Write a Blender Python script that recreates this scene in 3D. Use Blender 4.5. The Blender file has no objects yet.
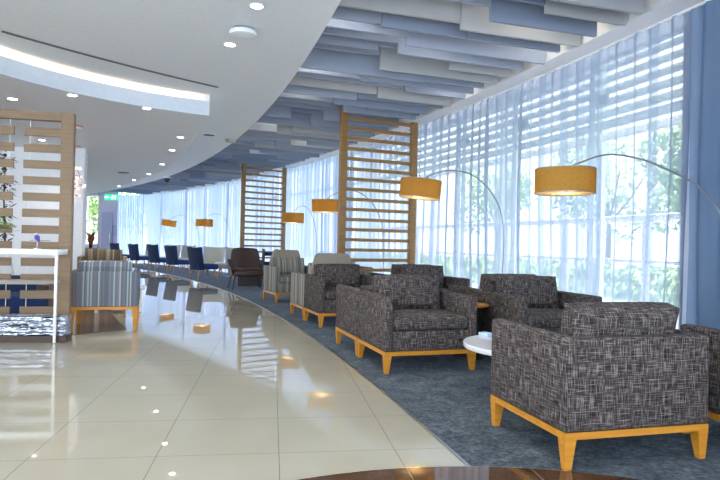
import bpy, bmesh, math, random
from mathutils import Vector, Matrix
PI = math.pi
random.seed(7)
SC = bpy.context.scene
COL = SC.collection

# ------------------------------------------------------------------ materials
def new_mat(name):
    m = bpy.data.materials.new(name); m.use_nodes = True
    nt = m.node_tree
    return m, nt, nt.nodes['Principled BSDF'], nt.nodes['Material Output']
def N(nt, t, **kw):
    n = nt.nodes.new(t)
    for k, v in kw.items(): setattr(n, k, v)
    return n
def ramp(nt, stops, interp='LINEAR'):
    r = N(nt, 'ShaderNodeValToRGB'); cr = r.color_ramp; cr.interpolation = interp
    while len(cr.elements) > 1: cr.elements.remove(cr.elements[-1])
    cr.elements[0].position = stops[0][0]; cr.elements[0].color = (*stops[0][1], 1)
    for p, c in stops[1:]:
        e = cr.elements.new(p); e.color = (*c, 1)
    return r
def mth(nt, op, a, b=None, c=None):
    n = N(nt, 'ShaderNodeMath', operation=op)
    for i, v in enumerate((a, b, c)):
        if v is None: continue
        if isinstance(v, (int, float)): n.inputs[i].default_value = v
        else: nt.links.new(v, n.inputs[i])
    return n.outputs[0]
def plain(name, col, rough=.6, metal=0., spec=.5, noise=0., nscale=20., coat=0.):
    m, nt, b, o = new_mat(name)
    b.inputs['Base Color'].default_value = (*col, 1)
    b.inputs['Roughness'].default_value = rough
    b.inputs['Metallic'].default_value = metal
    b.inputs['Specular IOR Level'].default_value = spec
    b.inputs['Coat Weight'].default_value = coat
    tc = N(nt, 'ShaderNodeTexCoord'); nz = N(nt, 'ShaderNodeTexNoise')
    nz.inputs['Scale'].default_value = nscale; nz.inputs['Detail'].default_value = 4
    nt.links.new(tc.outputs['Object'], nz.inputs['Vector'])
    k = noise if noise else .03
    r = ramp(nt, [(.3, tuple(c * (1 - k) for c in col)), (.7, tuple(min(1, c * (1 + k)) for c in col))])
    nt.links.new(nz.outputs['Fac'], r.inputs['Fac']); nt.links.new(r.outputs['Color'], b.inputs['Base Color'])
    return m
def emit(name, col, s):
    m, nt, b, o = new_mat(name)
    b.inputs['Base Color'].default_value = (*col, 1)
    b.inputs['Emission Color'].default_value = (*col, 1); b.inputs['Emission Strength'].default_value = s
    return m
def wood(name, c1, c2, rough=.4, scale=1., axis='X'):
    m, nt, b, o = new_mat(name)
    tc = N(nt, 'ShaderNodeTexCoord'); mp = N(nt, 'ShaderNodeMapping')
    s = [28 * scale] * 3; s['XYZ'.index(axis)] = 2.2 * scale
    mp.inputs['Scale'].default_value = s
    nz = N(nt, 'ShaderNodeTexNoise'); nz.inputs['Scale'].default_value = 1.6; nz.inputs['Detail'].default_value = 6
    nz.inputs['Distortion'].default_value = .6
    nt.links.new(tc.outputs['Object'], mp.inputs['Vector']); nt.links.new(mp.outputs[0], nz.inputs['Vector'])
    r = ramp(nt, [(.3, c1), (.7, c2)])
    nt.links.new(nz.outputs['Fac'], r.inputs['Fac']); nt.links.new(r.outputs['Color'], b.inputs['Base Color'])
    b.inputs['Roughness'].default_value = rough
    return m
def tweed(name, dark, mid, light):
    m, nt, b, o = new_mat(name)
    uv = N(nt, 'ShaderNodeUVMap')
    def streak(sx, sy, off):
        mp = N(nt, 'ShaderNodeMapping'); mp.inputs['Scale'].default_value = (sx, sy, 1); mp.inputs['Location'].default_value = (off, off * 1.7, 0)
        nz = N(nt, 'ShaderNodeTexNoise'); nz.inputs['Scale'].default_value = 1; nz.inputs['Detail'].default_value = 1.2
        nz.inputs['Roughness'].default_value = .6; nz.inputs['Distortion'].default_value = .1
        nt.links.new(uv.outputs[0], mp.inputs[0]); nt.links.new(mp.outputs[0], nz.inputs['Vector'])
        return nz.outputs['Fac']
    v = streak(165, 13, 3.1); h = streak(12, 165, 9.4); f = streak(260, 260, 1.2)
    vv = mth(nt, 'MULTIPLY_ADD', mth(nt, 'MAXIMUM', v, mth(nt, 'SUBTRACT', h, .025)), .6, mth(nt, 'MULTIPLY', mth(nt, 'ADD', v, h), .2))
    fac = mth(nt, 'MULTIPLY_ADD', mth(nt, 'SUBTRACT', f, .5), .12, vv)
    r = ramp(nt, [(.41, dark), (.48, tuple(.45 * a + .55 * c for a, c in zip(dark, mid))), (.54, mid), (.615, light), (.72, tuple(min(1, c * 1.4) for c in light))])
    nt.links.new(fac, r.inputs['Fac']); nt.links.new(r.outputs['Color'], b.inputs['Base Color'])
    b.inputs['Roughness'].default_value = .9; b.inputs['Specular IOR Level'].default_value = .15
    bp = N(nt, 'ShaderNodeBump'); bp.inputs['Strength'].default_value = .25; bp.inputs['Distance'].default_value = .004
    nt.links.new(fac, bp.inputs['Height']); nt.links.new(bp.outputs[0], b.inputs['Normal'])
    return m
def striped(name, cols, scale=26.):
    m, nt, b, o = new_mat(name)
    uv = N(nt, 'ShaderNodeUVMap'); sx = N(nt, 'ShaderNodeSeparateXYZ'); nt.links.new(uv.outputs[0], sx.inputs[0])
    t = mth(nt, 'MULTIPLY', sx.outputs[0], scale)
    t = mth(nt, 'FLOOR', t)
    wn = N(nt, 'ShaderNodeTexWhiteNoise', noise_dimensions='1D'); nt.links.new(t, wn.inputs['W'])
    n = len(cols)
    r = ramp(nt, [(i / n, c) for i, c in enumerate(cols)], 'CONSTANT')
    nt.links.new(wn.outputs['Value'], r.inputs['Fac'])
    nz = N(nt, 'ShaderNodeTexNoise'); nz.inputs['Scale'].default_value = 300; nt.links.new(uv.outputs[0], nz.inputs['Vector'])
    mx = N(nt, 'ShaderNodeMix', data_type='RGBA', blend_type='MULTIPLY'); mx.inputs[0].default_value = .35
    nt.links.new(r.outputs['Color'], mx.inputs[6]); nt.links.new(nz.outputs['Fac'], mx.inputs[7]); nt.links.new(mx.outputs[2], b.inputs['Base Color'])
    b.inputs['Roughness'].default_value = .85; b.inputs['Specular IOR Level'].default_value = .2
    return m

M = {}
M['white'] = plain('white_plaster', (.90, .93, 1.), .75)
M['ceil_low'] = plain('pale_grey_plaster', (.91, .93, 1.), .7)
M['fascia'] = plain('fascia_white', (.76, .84, .98), .6)
M['baffle'] = plain('baffle_felt', (.35, .405, .52), .8, noise=.06, nscale=1.5)
M['baffle_lit'] = plain('baffle_lit', (.47, .485, .51), .8, noise=.06, nscale=1.5)  # same boards, with the brightness of the lit ones put into the colour
M['baffle_blue'] = plain('baffle_blue', (.26, .32, .44), .8, noise=.06, nscale=1.5)
M['deck'] = plain('deck_grey', (.50, .54, .62), .85)
M['oak'] = wood('honey_oak', (.50, .20, .018), (.64, .29, .035), .38)
M['ash'] = wood('screen_ash', (.28, .15, .055), (.38, .22, .085), .5)
M['ash_pale'] = wood('screen_pale_ash', (.225, .148, .085), (.285, .195, .118), .5)
M['tweed'] = tweed('dark_tweed', (.017, .014, .016), (.084, .069, .066), (.180, .163, .160))
M['stripe'] = striped('grey_stripe', [(.30, .29, .26), (.16, .165, .17), (.42, .41, .37), (.20, .19, .175), (.46, .44, .39)], 62)
M['stripe_blue'] = striped('blue_grey_stripe', [(.17, .19, .24), (.27, .28, .31), (.20, .24, .31), (.42, .52, .55), (.24, .22, .24)], 62)
M['stripe_brown'] = striped('brown_stripe', [(.25, .19, .12), (.38, .31, .21), (.18, .14, .10), (.46, .40, .30)], 40)
M['beige'] = plain('beige_felt', (.33, .29, .24), .9, noise=.08, nscale=60)
M['cream'] = plain('cream_felt', (.58, .58, .52), .9, noise=.06, nscale=60)
M['blue'] = plain('royal_blue_felt', (.018, .05, .17), .9, noise=.12, nscale=60)
M['navy'] = plain('navy_felt', (.012, .030, .085), .9, noise=.12, nscale=60)
M['leather'] = plain('brown_leather', (.055, .030, .025), .42, noise=.15, nscale=30)
M['black'] = plain('black_metal', (.02, .02, .025), .4)
M['steel'] = plain('brushed_steel', (.5, .52, .55), .3, metal=1.)
M['dark_steel'] = plain('dark_steel', (.26, .27, .30), .35, metal=.8)
M['chrome'] = plain('chrome', (.86, .88, .92), .07, metal=1., noise=.05, nscale=3)
def make_chrome():
    m, nt, b, o = new_mat('rippled_chrome')
    b.inputs['Base Color'].default_value = (.62, .68, .82, 1); b.inputs['Metallic'].default_value = 1.; b.inputs['Roughness'].default_value = .06
    tc = N(nt, 'ShaderNodeTexCoord'); mp = N(nt, 'ShaderNodeMapping'); mp.inputs['Scale'].default_value = (7, 7, 26)
    nz = N(nt, 'ShaderNodeTexNoise'); nz.inputs['Scale'].default_value = 1.3; nz.inputs['Detail'].default_value = 2
    nt.links.new(tc.outputs['Object'], mp.inputs[0]); nt.links.new(mp.outputs[0], nz.inputs['Vector'])
    bp = N(nt, 'ShaderNodeBump'); bp.inputs['Strength'].default_value = .9; bp.inputs['Distance'].default_value = .06
    nt.links.new(nz.outputs['Fac'], bp.inputs['Height']); nt.links.new(bp.outputs[0], b.inputs['Normal'])
    return m
M['chrome'] = make_chrome()
M['white_gloss'] = plain('white_gloss', (.85, .86, .88), .12, coat=.3)
M['taupe'] = plain('taupe_laminate', (.30, .26, .23), .35)
M['darkbase'] = plain('dark_drum', (.018, .018, .022), .5)
M['leaf'] = plain('leaf_green', (.24, .50, .04), .5, noise=.4, nscale=25)
M['leaf_dark'] = plain('leaf_dark', (.025, .035, .02), .5, noise=.4, nscale=25)
M['treeleaf'] = plain('tree_leaf', (.24, .38, .14), .6, noise=.45, nscale=.8)
M['bark'] = plain('bark', (.14, .10, .07), .9, noise=.3)
M['rust'] = plain('rust_leaf', (.34, .12, .04), .5, noise=.35, nscale=15)
M['purple'] = plain('violet_petal', (.07, .05, .36), .5)
M['terracotta'] = plain('pot_grey', (.25, .25, .26), .6)
M['copper'] = plain('copper', (.75, .38, .25), .25, metal=1.)
M['mauve'] = plain('mauve_wall', (.56, .53, .68), .8)
M['door'] = plain('door_blue_grey', (.40, .42, .58), .6)
M['frame'] = plain('window_frame', (.80, .83, .86), .5)
M['slat_out'] = plain('sunshade_white', (.86, .88, .88), .6)
M['paving'] = plain('terrace_paving', (.62, .62, .60), .8, noise=.1, nscale=2)
M['grass'] = plain('lawn', (.28, .42, .18), .9, noise=.35, nscale=.7)
M['skyblue'] = plain('pale_blue_card', (.50, .68, .88), .5)
M['slot'] = plain('slot_dark', (.14, .155, .16), .6)
M['green_sign'] = emit('exit_green', (.02, .62, .22), 1.1)
M['sign_white'] = emit('exit_white', (.85, 1, .9), 1.2)
M['down'] = emit('downlight_glow', (1, .95, .86), 14.)
M['led'] = emit('led_warm', (1, .78, .45), 8.)
M['bulb'] = emit('bulb_warm', (1, .80, .5), 12.)
M['sparkle'] = emit('crystal_glow', (1, .74, .68), .55)

def make_tile():
    m, nt, b, o = new_mat('polished_tile')
    tc = N(nt, 'ShaderNodeTexCoord')
    br = N(nt, 'ShaderNodeTexBrick', offset=0., squash=1.)
    for k, v in (('Scale', 1.), ('Mortar Size', .0017), ('Mortar Smooth', .1), ('Brick Width', .6), ('Row Height', .6), ('Bias', 0.)): br.inputs[k].default_value = v
    nt.links.new(tc.outputs['Object'], br.inputs['Vector'])
    nz = N(nt, 'ShaderNodeTexNoise'); nz.inputs['Scale'].default_value = 1.1; nz.inputs['Detail'].default_value = 6; nz.inputs['Distortion'].default_value = 1.2
    nt.links.new(tc.outputs['Object'], nz.inputs['Vector'])
    r = ramp(nt, [(.3, (.37, .35, .285)), (.7, (.41, .395, .335))]); nt.links.new(nz.outputs['Fac'], r.inputs['Fac'])
    nt.links.new(r.outputs['Color'], br.inputs['Color1']); nt.links.new(r.outputs['Color'], br.inputs['Color2'])
    br.inputs['Mortar'].default_value = (.12, .115, .10, 1)
    nt.links.new(mth(nt, 'MULTIPLY_ADD', br.outputs['Fac'], -.5, .5), b.inputs['Specular IOR Level'])
    nt.links.new(br.outputs['Color'], b.inputs['Base Color'])
    rr = mth(nt, 'MULTIPLY_ADD', br.outputs['Fac'], .4, .018); nt.links.new(rr, b.inputs['Roughness'])
    b.inputs['IOR'].default_value = 1.52
    return m
M['tile'] = make_tile()
def make_carpet():
    m, nt, b, o = new_mat('slate_carpet')
    tc = N(nt, 'ShaderNodeTexCoord')
    def nz(s, d, dist=0.):
        n = N(nt, 'ShaderNodeTexNoise'); n.inputs['Scale'].default_value = s; n.inputs['Detail'].default_value = d; n.inputs['Distortion'].default_value = dist
        nt.links.new(tc.outputs['Object'], n.inputs['Vector']); return n.outputs['Fac']
    a = nz(6, 8, .8); c = nz(160, 2); d_ = nz(38, 3, .4)
    f = mth(nt, 'MULTIPLY_ADD', c, .25, mth(nt, 'MULTIPLY_ADD', d_, .5, mth(nt, 'MULTIPLY', a, .38)))
    r = ramp(nt, [(.42, (.020, .028, .036)), (.54, (.055, .072, .090)), (.64, (.105, .125, .145)), (.74, (.19, .215, .235))])
    nt.links.new(f, r.inputs['Fac']); nt.links.new(r.outputs['Color'], b.inputs['Base Color'])
    b.inputs['Roughness'].default_value = .95; b.inputs['Specular IOR Level'].default_value = .1
    b.inputs['Sheen Weight'].default_value = .13; b.inputs['Sheen Roughness'].default_value = .3; b.inputs['Sheen Tint'].default_value = (.65, .8, 1., 1)
    bp = N(nt, 'ShaderNodeBump'); bp.inputs['Strength'].default_value = .4; bp.inputs['Distance'].default_value = .006
    nt.links.new(c, bp.inputs['Height']); nt.links.new(bp.outputs[0], b.inputs['Normal'])
    return m
M['carpet'] = make_carpet()
def make_inlay():
    m, nt, b, o = new_mat('brown_marble')
    tc = N(nt, 'ShaderNodeTexCoord')
    br = N(nt, 'ShaderNodeTexBrick', offset=0.)
    for k, v in (('Scale', 1.), ('Mortar Size', .0022), ('Mortar Smooth', .1), ('Brick Width', .6), ('Row Height', .6)): br.inputs[k].default_value = v
    nt.links.new(tc.outputs['Object'], br.inputs['Vector'])
    nz = N(nt, 'ShaderNodeTexNoise'); nz.inputs['Scale'].default_value = 4; nz.inputs['Detail'].default_value = 8; nz.inputs['Distortion'].default_value = 1.5
    nt.links.new(tc.outputs['Object'], nz.inputs['Vector'])
    r = ramp(nt, [(.3, (.055, .028, .016)), (.7, (.12, .062, .036))]); nt.links.new(nz.outputs['Fac'], r.inputs['Fac'])
    nt.links.new(r.outputs['Color'], br.inputs['Color1']); nt.links.new(r.outputs['Color'], br.inputs['Color2'])
    br.inputs['Mortar'].default_value = (.30, .25, .2, 1)
    nt.links.new(br.outputs['Color'], b.inputs['Base Color']); b.inputs['Roughness'].default_value = .06
    return m
M['inlay'] = make_inlay()
M['woodfloor'] = wood('brown_floorboards', (.13, .075, .04), (.21, .13, .075), .18, .5, 'Y')
def make_sheer(name, col, alpha):
    m, nt, b, o = new_mat(name)
    nt.nodes.remove(b)
    lw = N(nt, 'ShaderNodeLayerWeight'); lw.inputs['Blend'].default_value = .5
    cos = mth(nt, 'MAXIMUM', mth(nt, 'SUBTRACT', 1., lw.outputs['Facing']), .09)
    op = mth(nt, 'SUBTRACT', 1., mth(nt, 'POWER', 1. - alpha, mth(nt, 'DIVIDE', 1., cos)))
    tr = N(nt, 'ShaderNodeBsdfTransparent')
    tl = N(nt, 'ShaderNodeBsdfTranslucent'); tl.inputs[0].default_value = (*col, 1)
    df = N(nt, 'ShaderNodeBsdfDiffuse'); df.inputs[0].default_value = (*col, 1)
    m1 = N(nt, 'ShaderNodeMixShader'); m1.inputs[0].default_value = .45
    nt.links.new(tl.outputs[0], m1.inputs[1]); nt.links.new(df.outputs[0], m1.inputs[2])
    m2 = N(nt, 'ShaderNodeMixShader'); nt.links.new(op, m2.inputs[0]); nt.links.new(tr.outputs[0], m2.inputs[1]); nt.links.new(m1.outputs[0], m2.inputs[2])
    nt.links.new(m2.outputs[0], o.inputs['Surface'])
    return m
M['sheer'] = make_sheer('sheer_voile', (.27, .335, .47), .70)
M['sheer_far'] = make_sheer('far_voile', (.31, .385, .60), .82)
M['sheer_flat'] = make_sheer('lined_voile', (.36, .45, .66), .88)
M['sheer_dense'] = make_sheer('gathered_voile', (.20, .31, .48), .75)
def make_shade():
    m, nt, b, o = new_mat('mustard_shade')
    nt.nodes.remove(b)
    tc = N(nt, 'ShaderNodeTexCoord'); nz = N(nt, 'ShaderNodeTexNoise'); nz.inputs['Scale'].default_value = 90
    nt.links.new(tc.outputs['Object'], nz.inputs['Vector'])
    r = ramp(nt, [(.3, (.44, .27, .06)), (.7, (.54, .34, .09))]); nt.links.new(nz.outputs['Fac'], r.inputs['Fac'])
    tl = N(nt, 'ShaderNodeBsdfTranslucent'); df = N(nt, 'ShaderNodeBsdfDiffuse')
    nt.links.new(r.outputs[0], tl.inputs[0]); nt.links.new(r.outputs[0], df.inputs[0])
    mx = N(nt, 'ShaderNodeMixShader'); mx.inputs[0].default_value = .6
    nt.links.new(tl.outputs[0], mx.inputs[1]); nt.links.new(df.outputs[0], mx.inputs[2]); nt.links.new(mx.outputs[0], o.inputs['Surface'])
    return m
M['shade'] = make_shade()
def make_diffuser():
    m, nt, b, o = new_mat('lamp_diffuser'); nt.nodes.remove(b)
    tl = N(nt, 'ShaderNodeBsdfTranslucent'); tl.inputs[0].default_value = (.98, .92, .75, 1)
    nt.links.new(tl.outputs[0], o.inputs['Surface']); return m
M['diffuser'] = make_diffuser()
def make_glass():
    m, nt, b, o = new_mat('window_glass'); nt.nodes.remove(b)
    tr = N(nt, 'ShaderNodeBsdfTransparent'); tr.inputs[0].default_value = (.97, .975, 1, 1)
    gl = N(nt, 'ShaderNodeBsdfGlossy'); gl.inputs['Roughness'].default_value = .02
    mx = N(nt, 'ShaderNodeMixShader'); mx.inputs[0].default_value = .03; nt.links.new(tr.outputs[0], mx.inputs[1]); nt.links.new(gl.outputs[0], mx.inputs[2])
    nt.links.new(mx.outputs[0], o.inputs['Surface']); return m
M['glass'] = make_glass()

# ------------------------------------------------------------------ mesh helpers
def bm_new(): return bmesh.new()
def add_box(bm, c, s, rot=None, taper=None, bev=0., seg=2):
    """box with centre c, size s; taper=(tx,ty) scales the bottom face about its centre"""
    r = bmesh.ops.create_cube(bm, size=1.)
    vs = r['verts']
    for v in vs:
        if taper and v.co.z < 0: v.co.x *= taper[0]; v.co.y *= taper[1]
        v.co = Vector((v.co.x * s[0], v.co.y * s[1], v.co.z * s[2]))
    if bev:
        es = list({e for v in vs for e in v.link_edges})
        rr = bmesh.ops.bevel(bm, geom=es, offset=bev, segments=seg, profile=.5, affect='EDGES')
        vs = list({v for f in rr['faces'] for v in f.verts} | {v for v in vs if v.is_valid})
    for v in vs:
        co = v.co.copy()
        if rot is not None: co = rot @ co
        v.co = co + Vector(c)
    return vs
def add_tube(bm, pts, r, n=8, r2=None):
    pts = [Vector(p) for p in pts]; rings = []
    for i, p in enumerate(pts):
        t = (pts[min(i + 1, len(pts) - 1)] - pts[max(i - 1, 0)]).normalized()
        a = Vector((0, 0, 1)) if abs(t.z) < .9 else Vector((1, 0, 0))
        u = t.cross(a).normalized(); w = t.cross(u)
        rr = r if r2 is None else r + (r2 - r) * i / (len(pts) - 1)
        rings.append([bm.verts.new(p + (u * math.cos(2 * PI * k / n) + w * math.sin(2 * PI * k / n)) * rr) for k in range(n)])
    for A, B in zip(rings, rings[1:]):
        for k in range(n): bm.faces.new((A[k], A[(k + 1) % n], B[(k + 1) % n], B[k]))
    bm.faces.new(rings[0][::-1]); bm.faces.new(rings[-1])
def add_lathe(bm, prof, c=(0, 0, 0), n=32, mat=None):
    rings = []
    for r, z in prof:
        rings.append([bm.verts.new(Vector((max(r, 1e-4) * math.cos(2 * PI * k / n), max(r, 1e-4) * math.sin(2 * PI * k / n), z))) for k in range(n)])
    for A, B in zip(rings, rings[1:]):
        for k in range(n): bm.faces.new((A[k], A[(k + 1) % n], B[(k + 1) % n], B[k]))
    for ring in (() if tuple(prof[0]) == tuple(prof[-1]) else (rings[0][::-1], rings[-1])):
        try: bm.faces.new(ring)
        except ValueError: pass
    vs = [v for R in rings for v in R]
    for v in vs:
        co = v.co
        if mat is not None: co = mat @ co
        v.co = co + Vector(c)
    return vs
def add_prism(bm, poly, z0, z1):
    a = [bm.verts.new((x, y, z0)) for x, y in poly]; b = [bm.verts.new((x, y, z1)) for x, y in poly]
    n = len(poly)
    bm.faces.new(a[::-1]); bm.faces.new(b)
    for i in range(n): bm.faces.new((a[i], a[(i + 1) % n], b[(i + 1) % n], b[i]))
def box_uv(bm):
    uv = bm.loops.layers.uv.verify()
    for f in bm.faces:
        n = f.normal; ax = max(range(3), key=lambda i: abs(n[i]))
        for l in f.loops:
            c = l.vert.co
            l[uv].uv = ((c.y + .31, c.z), (c.x, c.z), (c.x, c.y + .17))[ax]
def obj(name, bm, mat, parent=None, smooth=True, angle=35, loc=None):
    bmesh.ops.recalc_face_normals(bm, faces=bm.faces[:])
    bm.normal_update(); box_uv(bm)
    me = bpy.data.meshes.new(name); bm.to_mesh(me); bm.free()
    me.materials.append(M[mat] if isinstance(mat, str) else mat)
    if smooth:
        for p in me.polygons: p.use_smooth = True
        me.set_sharp_from_angle(angle=math.radians(angle))
    o = bpy.data.objects.new(name, me); COL.objects.link(o)
    if parent: o.parent = parent
    if loc: o.location = loc
    return o
def tag(o, label, cat, group=None, kind=None):
    o['label'] = label; o['category'] = cat
    if group: o['group'] = group
    if kind: o['kind'] = kind
    return o
def thing(name, label, cat, loc=(0, 0, 0), rz=0., group=None):
    o = bpy.data.objects.new(name, None); COL.objects.link(o)
    o.empty_display_size = .1; o.location = loc; o.rotation_euler = (0, 0, rz)
    return tag(o, label, cat, group)
def struct(name, bm, mat, smooth=False, label=None, angle=35, parent=None):
    o = obj(name, bm, mat, parent, smooth, angle); o['kind'] = 'structure'
    return o
def kids(o): return [c for c in bpy.data.objects if c.parent == o]
def copy_tree(o, parent=None):
    c = o.copy(); COL.objects.link(c)
    if parent: c.parent = parent
    for k in kids(o): copy_tree(k, c)
    return c
def dup(root, loc, rz, label, group=None, cat=None):
    c = copy_tree(root); c.location = loc; c.rotation_euler = (0, 0, rz)
    c['label'] = label
    if group: c['group'] = group
    return c
def light(name, kind, loc, energy, col=(1, 1, 1), size=.05, parent=None, spot=None, rot=None):
    l = bpy.data.lights.new(name, kind); l.energy = energy; l.color = col
    if kind in ('POINT', 'SPOT'): l.shadow_soft_size = size
    if kind == 'SPOT': l.spot_size = spot or 2.; l.spot_blend = .8
    if kind == 'SUN': l.angle = size
    o = bpy.data.objects.new(name, l); COL.objects.link(o); o.location = loc
    if rot: o.rotation_euler = rot
    if parent: o.parent = parent
    return o

# ------------------------------------------------------------------ plan geometry (metres; camera above the origin looking along +Y)
CUR = (-48.52, -10.07, 53.37)     # curtain line
SOF = (-47.29, -7.43, 48.65)      # edge of the white soffit
CAR = (-50.61, -9.45, 52.63)      # carpet edge
LOW = (-42.17, -5.42, 42.25)      # edge of the lower ceiling
def cx(c, y, d=0.): return c[0] + math.sqrt((c[2] + d) ** 2 - (y - c[1]) ** 2)
def arc(c, y0, y1, n, d=0.): return [(cx(c, y0 + (y1 - y0) * i / n, d), y0 + (y1 - y0) * i / n) for i in range(n + 1)]
def radial(y, d):                 # a point d metres outside the curtain line, on the radius that meets it at y
    x = cx(CUR, y); v = Vector((x - CUR[0], y - CUR[1])).normalized()
    return x + v.x * d, y + v.y * d
def rad_ang(y): return math.atan2(y - CUR[1], cx(CUR, y) - CUR[0])
YEND = 26.76
SOFZ, DECK, CURZ = 3.05, 3.62, 3.1

# ------------------------------------------------------------------ setting
def ribbon(c0, d0, c1, d1, y0, y1, n):
    return arc(c0, y0, y1, n, d0) + arc(c1, y0, y1, n, d1)[::-1]
TH = .1473
bm = bm_new()
poly = [(-22, -1.5)] + arc(CUR, -1.5, YEND, 60, .4) + [(-22, YEND + .3)]
inv = Matrix.Rotation(-TH, 2)
add_prism(bm, [tuple(inv @ (Vector(p) - Vector((-1.5748, 2.8267)))) for p in poly], -.1, 0.)
f = struct('floor', bm, 'tile'); f.location = (-1.5748, 2.8267, 0); f.rotation_euler = (0, 0, TH)
bm = bm_new(); add_prism(bm, ribbon(CAR, 0, CUR, .1, 1.2, 26.6, 70), 0., .005); struct('floor_carpet', bm, 'carpet')
bm = bm_new(); add_prism(bm, ribbon(CAR, -.012, CAR, .004, 1.2, 26.6, 90), 0., .0065); struct('trim_5', bm, 'steel')
bm = bm_new(); cc = Vector((.64, .82))
add_prism(bm, [tuple(inv @ (cc + Vector((math.cos(a), math.sin(a))) * 2.04 - Vector((-1.5748, 2.8267)))) for a in [2 * PI * k / 120 for k in range(120)]], 0., .007)
o = struct('floor_inlay', bm, 'inlay'); o.location = (-1.5748, 2.8267, 0); o.rotation_euler = (0, 0, TH)
bm = bm_new()
add_prism(bm, [tuple(cc + Vector((math.cos(a), math.sin(a))) * 2.046) for a in [2 * PI * k / 120 for k in range(120)]], 0., .006)
struct('trim_6', bm, 'steel')
bm = bm_new(); add_prism(bm, [(-9, -.9), (-3.59, 5.92), (-3.19, 6.43), (-2.74, 6.98), (-2.86, 7.2), (-3.5, 8.4), (-5.2, 12.2), (-9, 16)], 0., .004); struct('floor_boards', bm, 'woodfloor')

bm = bm_new(); add_prism(bm, [(-22, -4)] + arc(SOF, -4, 26.6, 80) + [(-22, 26.6)], SOFZ, DECK); struct('ceiling', bm, 'white')
bm = bm_new(); add_prism(bm, [(-22, -4)] + arc(CUR, -4, YEND, 60, 1.3) + [(-22, YEND + .9)], DECK + .01, DECK + .16); struct('ceiling_deck', bm, 'deck')  # outer overhang is an added eave keeping direct sun off the curtain
bm = bm_new(); add_prism(bm, ribbon(CUR, -.26, CUR, .35, -1, YEND, 90), CURZ, DECK + .005); struct('trim_1', bm, 'white', True)
bm = bm_new(); add_tube(bm, [(x, y, CURZ - .008) for x, y in arc(CUR, 1, YEND - .05, 90, .0)], .012, 6); struct('trim_2', bm, 'white', True)

# lower ceiling with its curved fascia and cove
FC = (-.68, 4.95, 3.36)
def fas(a, d=0.): return (FC[0] + (FC[2] + d) * math.cos(a), FC[1] + (FC[2] + d) * math.sin(a))
A0, A1 = math.atan2(7.99 - 4.95, -2.1 + .68), math.radians(215)
fan = [A0 + (A1 - A0) * i / 36 for i in range(37)]
far_edge = arc(LOW, 8.0, 24.5, 50)
fas_line = [fas(a) for a in fan]
bm = bm_new(); add_prism(bm, [fas_line[0]] + far_edge[1:] + [(-22, 24.5), (-22, fas_line[-1][1])] + fas_line[:0:-1], 2.78, 2.84); struct('ceiling_lower', bm, 'ceil_low')
bm = bm_new()
add_prism(bm, [fas(a, -.002) for a in fan] + [fas(a, .035) for a in fan[::-1]], 2.775, 2.968); struct('trim_3', bm, 'fascia', True)
bm = bm_new()
add_prism(bm, [(x + .02, y) for x, y in far_edge] + [(x - .05, y) for x, y in far_edge[::-1]], 2.775, SOFZ); struct('trim_4', bm, 'white', True)
bm = bm_new(); add_prism(bm, [fas(a, .75) for a in fan] + [fas(a, .80) for a in fan[::-1]], 2.84, SOFZ); struct('trim_7', bm, 'white', True)
bm = bm_new(); add_tube(bm, [(*fas(a, .16), 2.862) for a in fan[1:]], .014, 6)
tag(obj('light_strip', bm, 'led'), 'warm glowing light strip lying in the ceiling cove behind the curved fascia', 'light')
# walls
bm = bm_new(); add_box(bm, (-11.48, 26.9, 1.9), (.9, .2, 3.8)); add_box(bm, (-16, 26.9, 1.9), (7., .2, 3.8)); add_box(bm, (-12.2, 26.9, .4), (.65, .2, .8)); add_box(bm, (-12.2, 26.9, 3.42), (.65, .2, .76)); struct('wall_far', bm, 'mauve')
bm = bm_new(); add_box(bm, (-10.4, 27.15, 1.9), (1.3, .1, 3.8)); struct('wall_far_glazing', bm, 'glass')
bm = bm_new(); add_box(bm, (-6.075, 11.26, 1.39), (1.60, .12, 2.78)); struct('wall_left', bm, 'white')
bm = bm_new(); add_prism(bm, ribbon(CUR, .12, CUR, .40, -1., 5.08, 16), 0., CURZ + .1); struct('wall_right', bm, 'ceil_low', True)
# far door and window
bm = bm_new(); add_box(bm, (-11.5, 26.76, 1.14), (.48, .06, 2.28)); d = struct('door_1', bm, 'door')
bm = bm_new(); add_tube(bm, [(-11.33, 26.72, .95), (-11.33, 26.68, 1.0), (-11.33, 26.68, 1.3), (-11.33, 26.72, 1.35)], .018, 6); obj('door_handle', bm, 'steel', d)
bm = bm_new(); add_box(bm, (-11.13, 26.77, 1.45), (.2, .04, .5)); struct('door_2', bm, 'door')
bm = bm_new()
for x, w_ in ((-12.5, .06), (-11.9, .06)): add_box(bm, (x, 26.9, 1.92), (w_, .12, 2.24))
for z in (.82, 1.9, 3.02): add_box(bm, (-12.2, 26.9, z), (.6, .1, .05))
w = struct('window_20', bm, 'frame')
bm = bm_new(); add_box(bm, (-12.2, 26.93, 1.92), (.56, .012, 2.16)); obj('window_glass', bm, 'glass', w)

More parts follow.
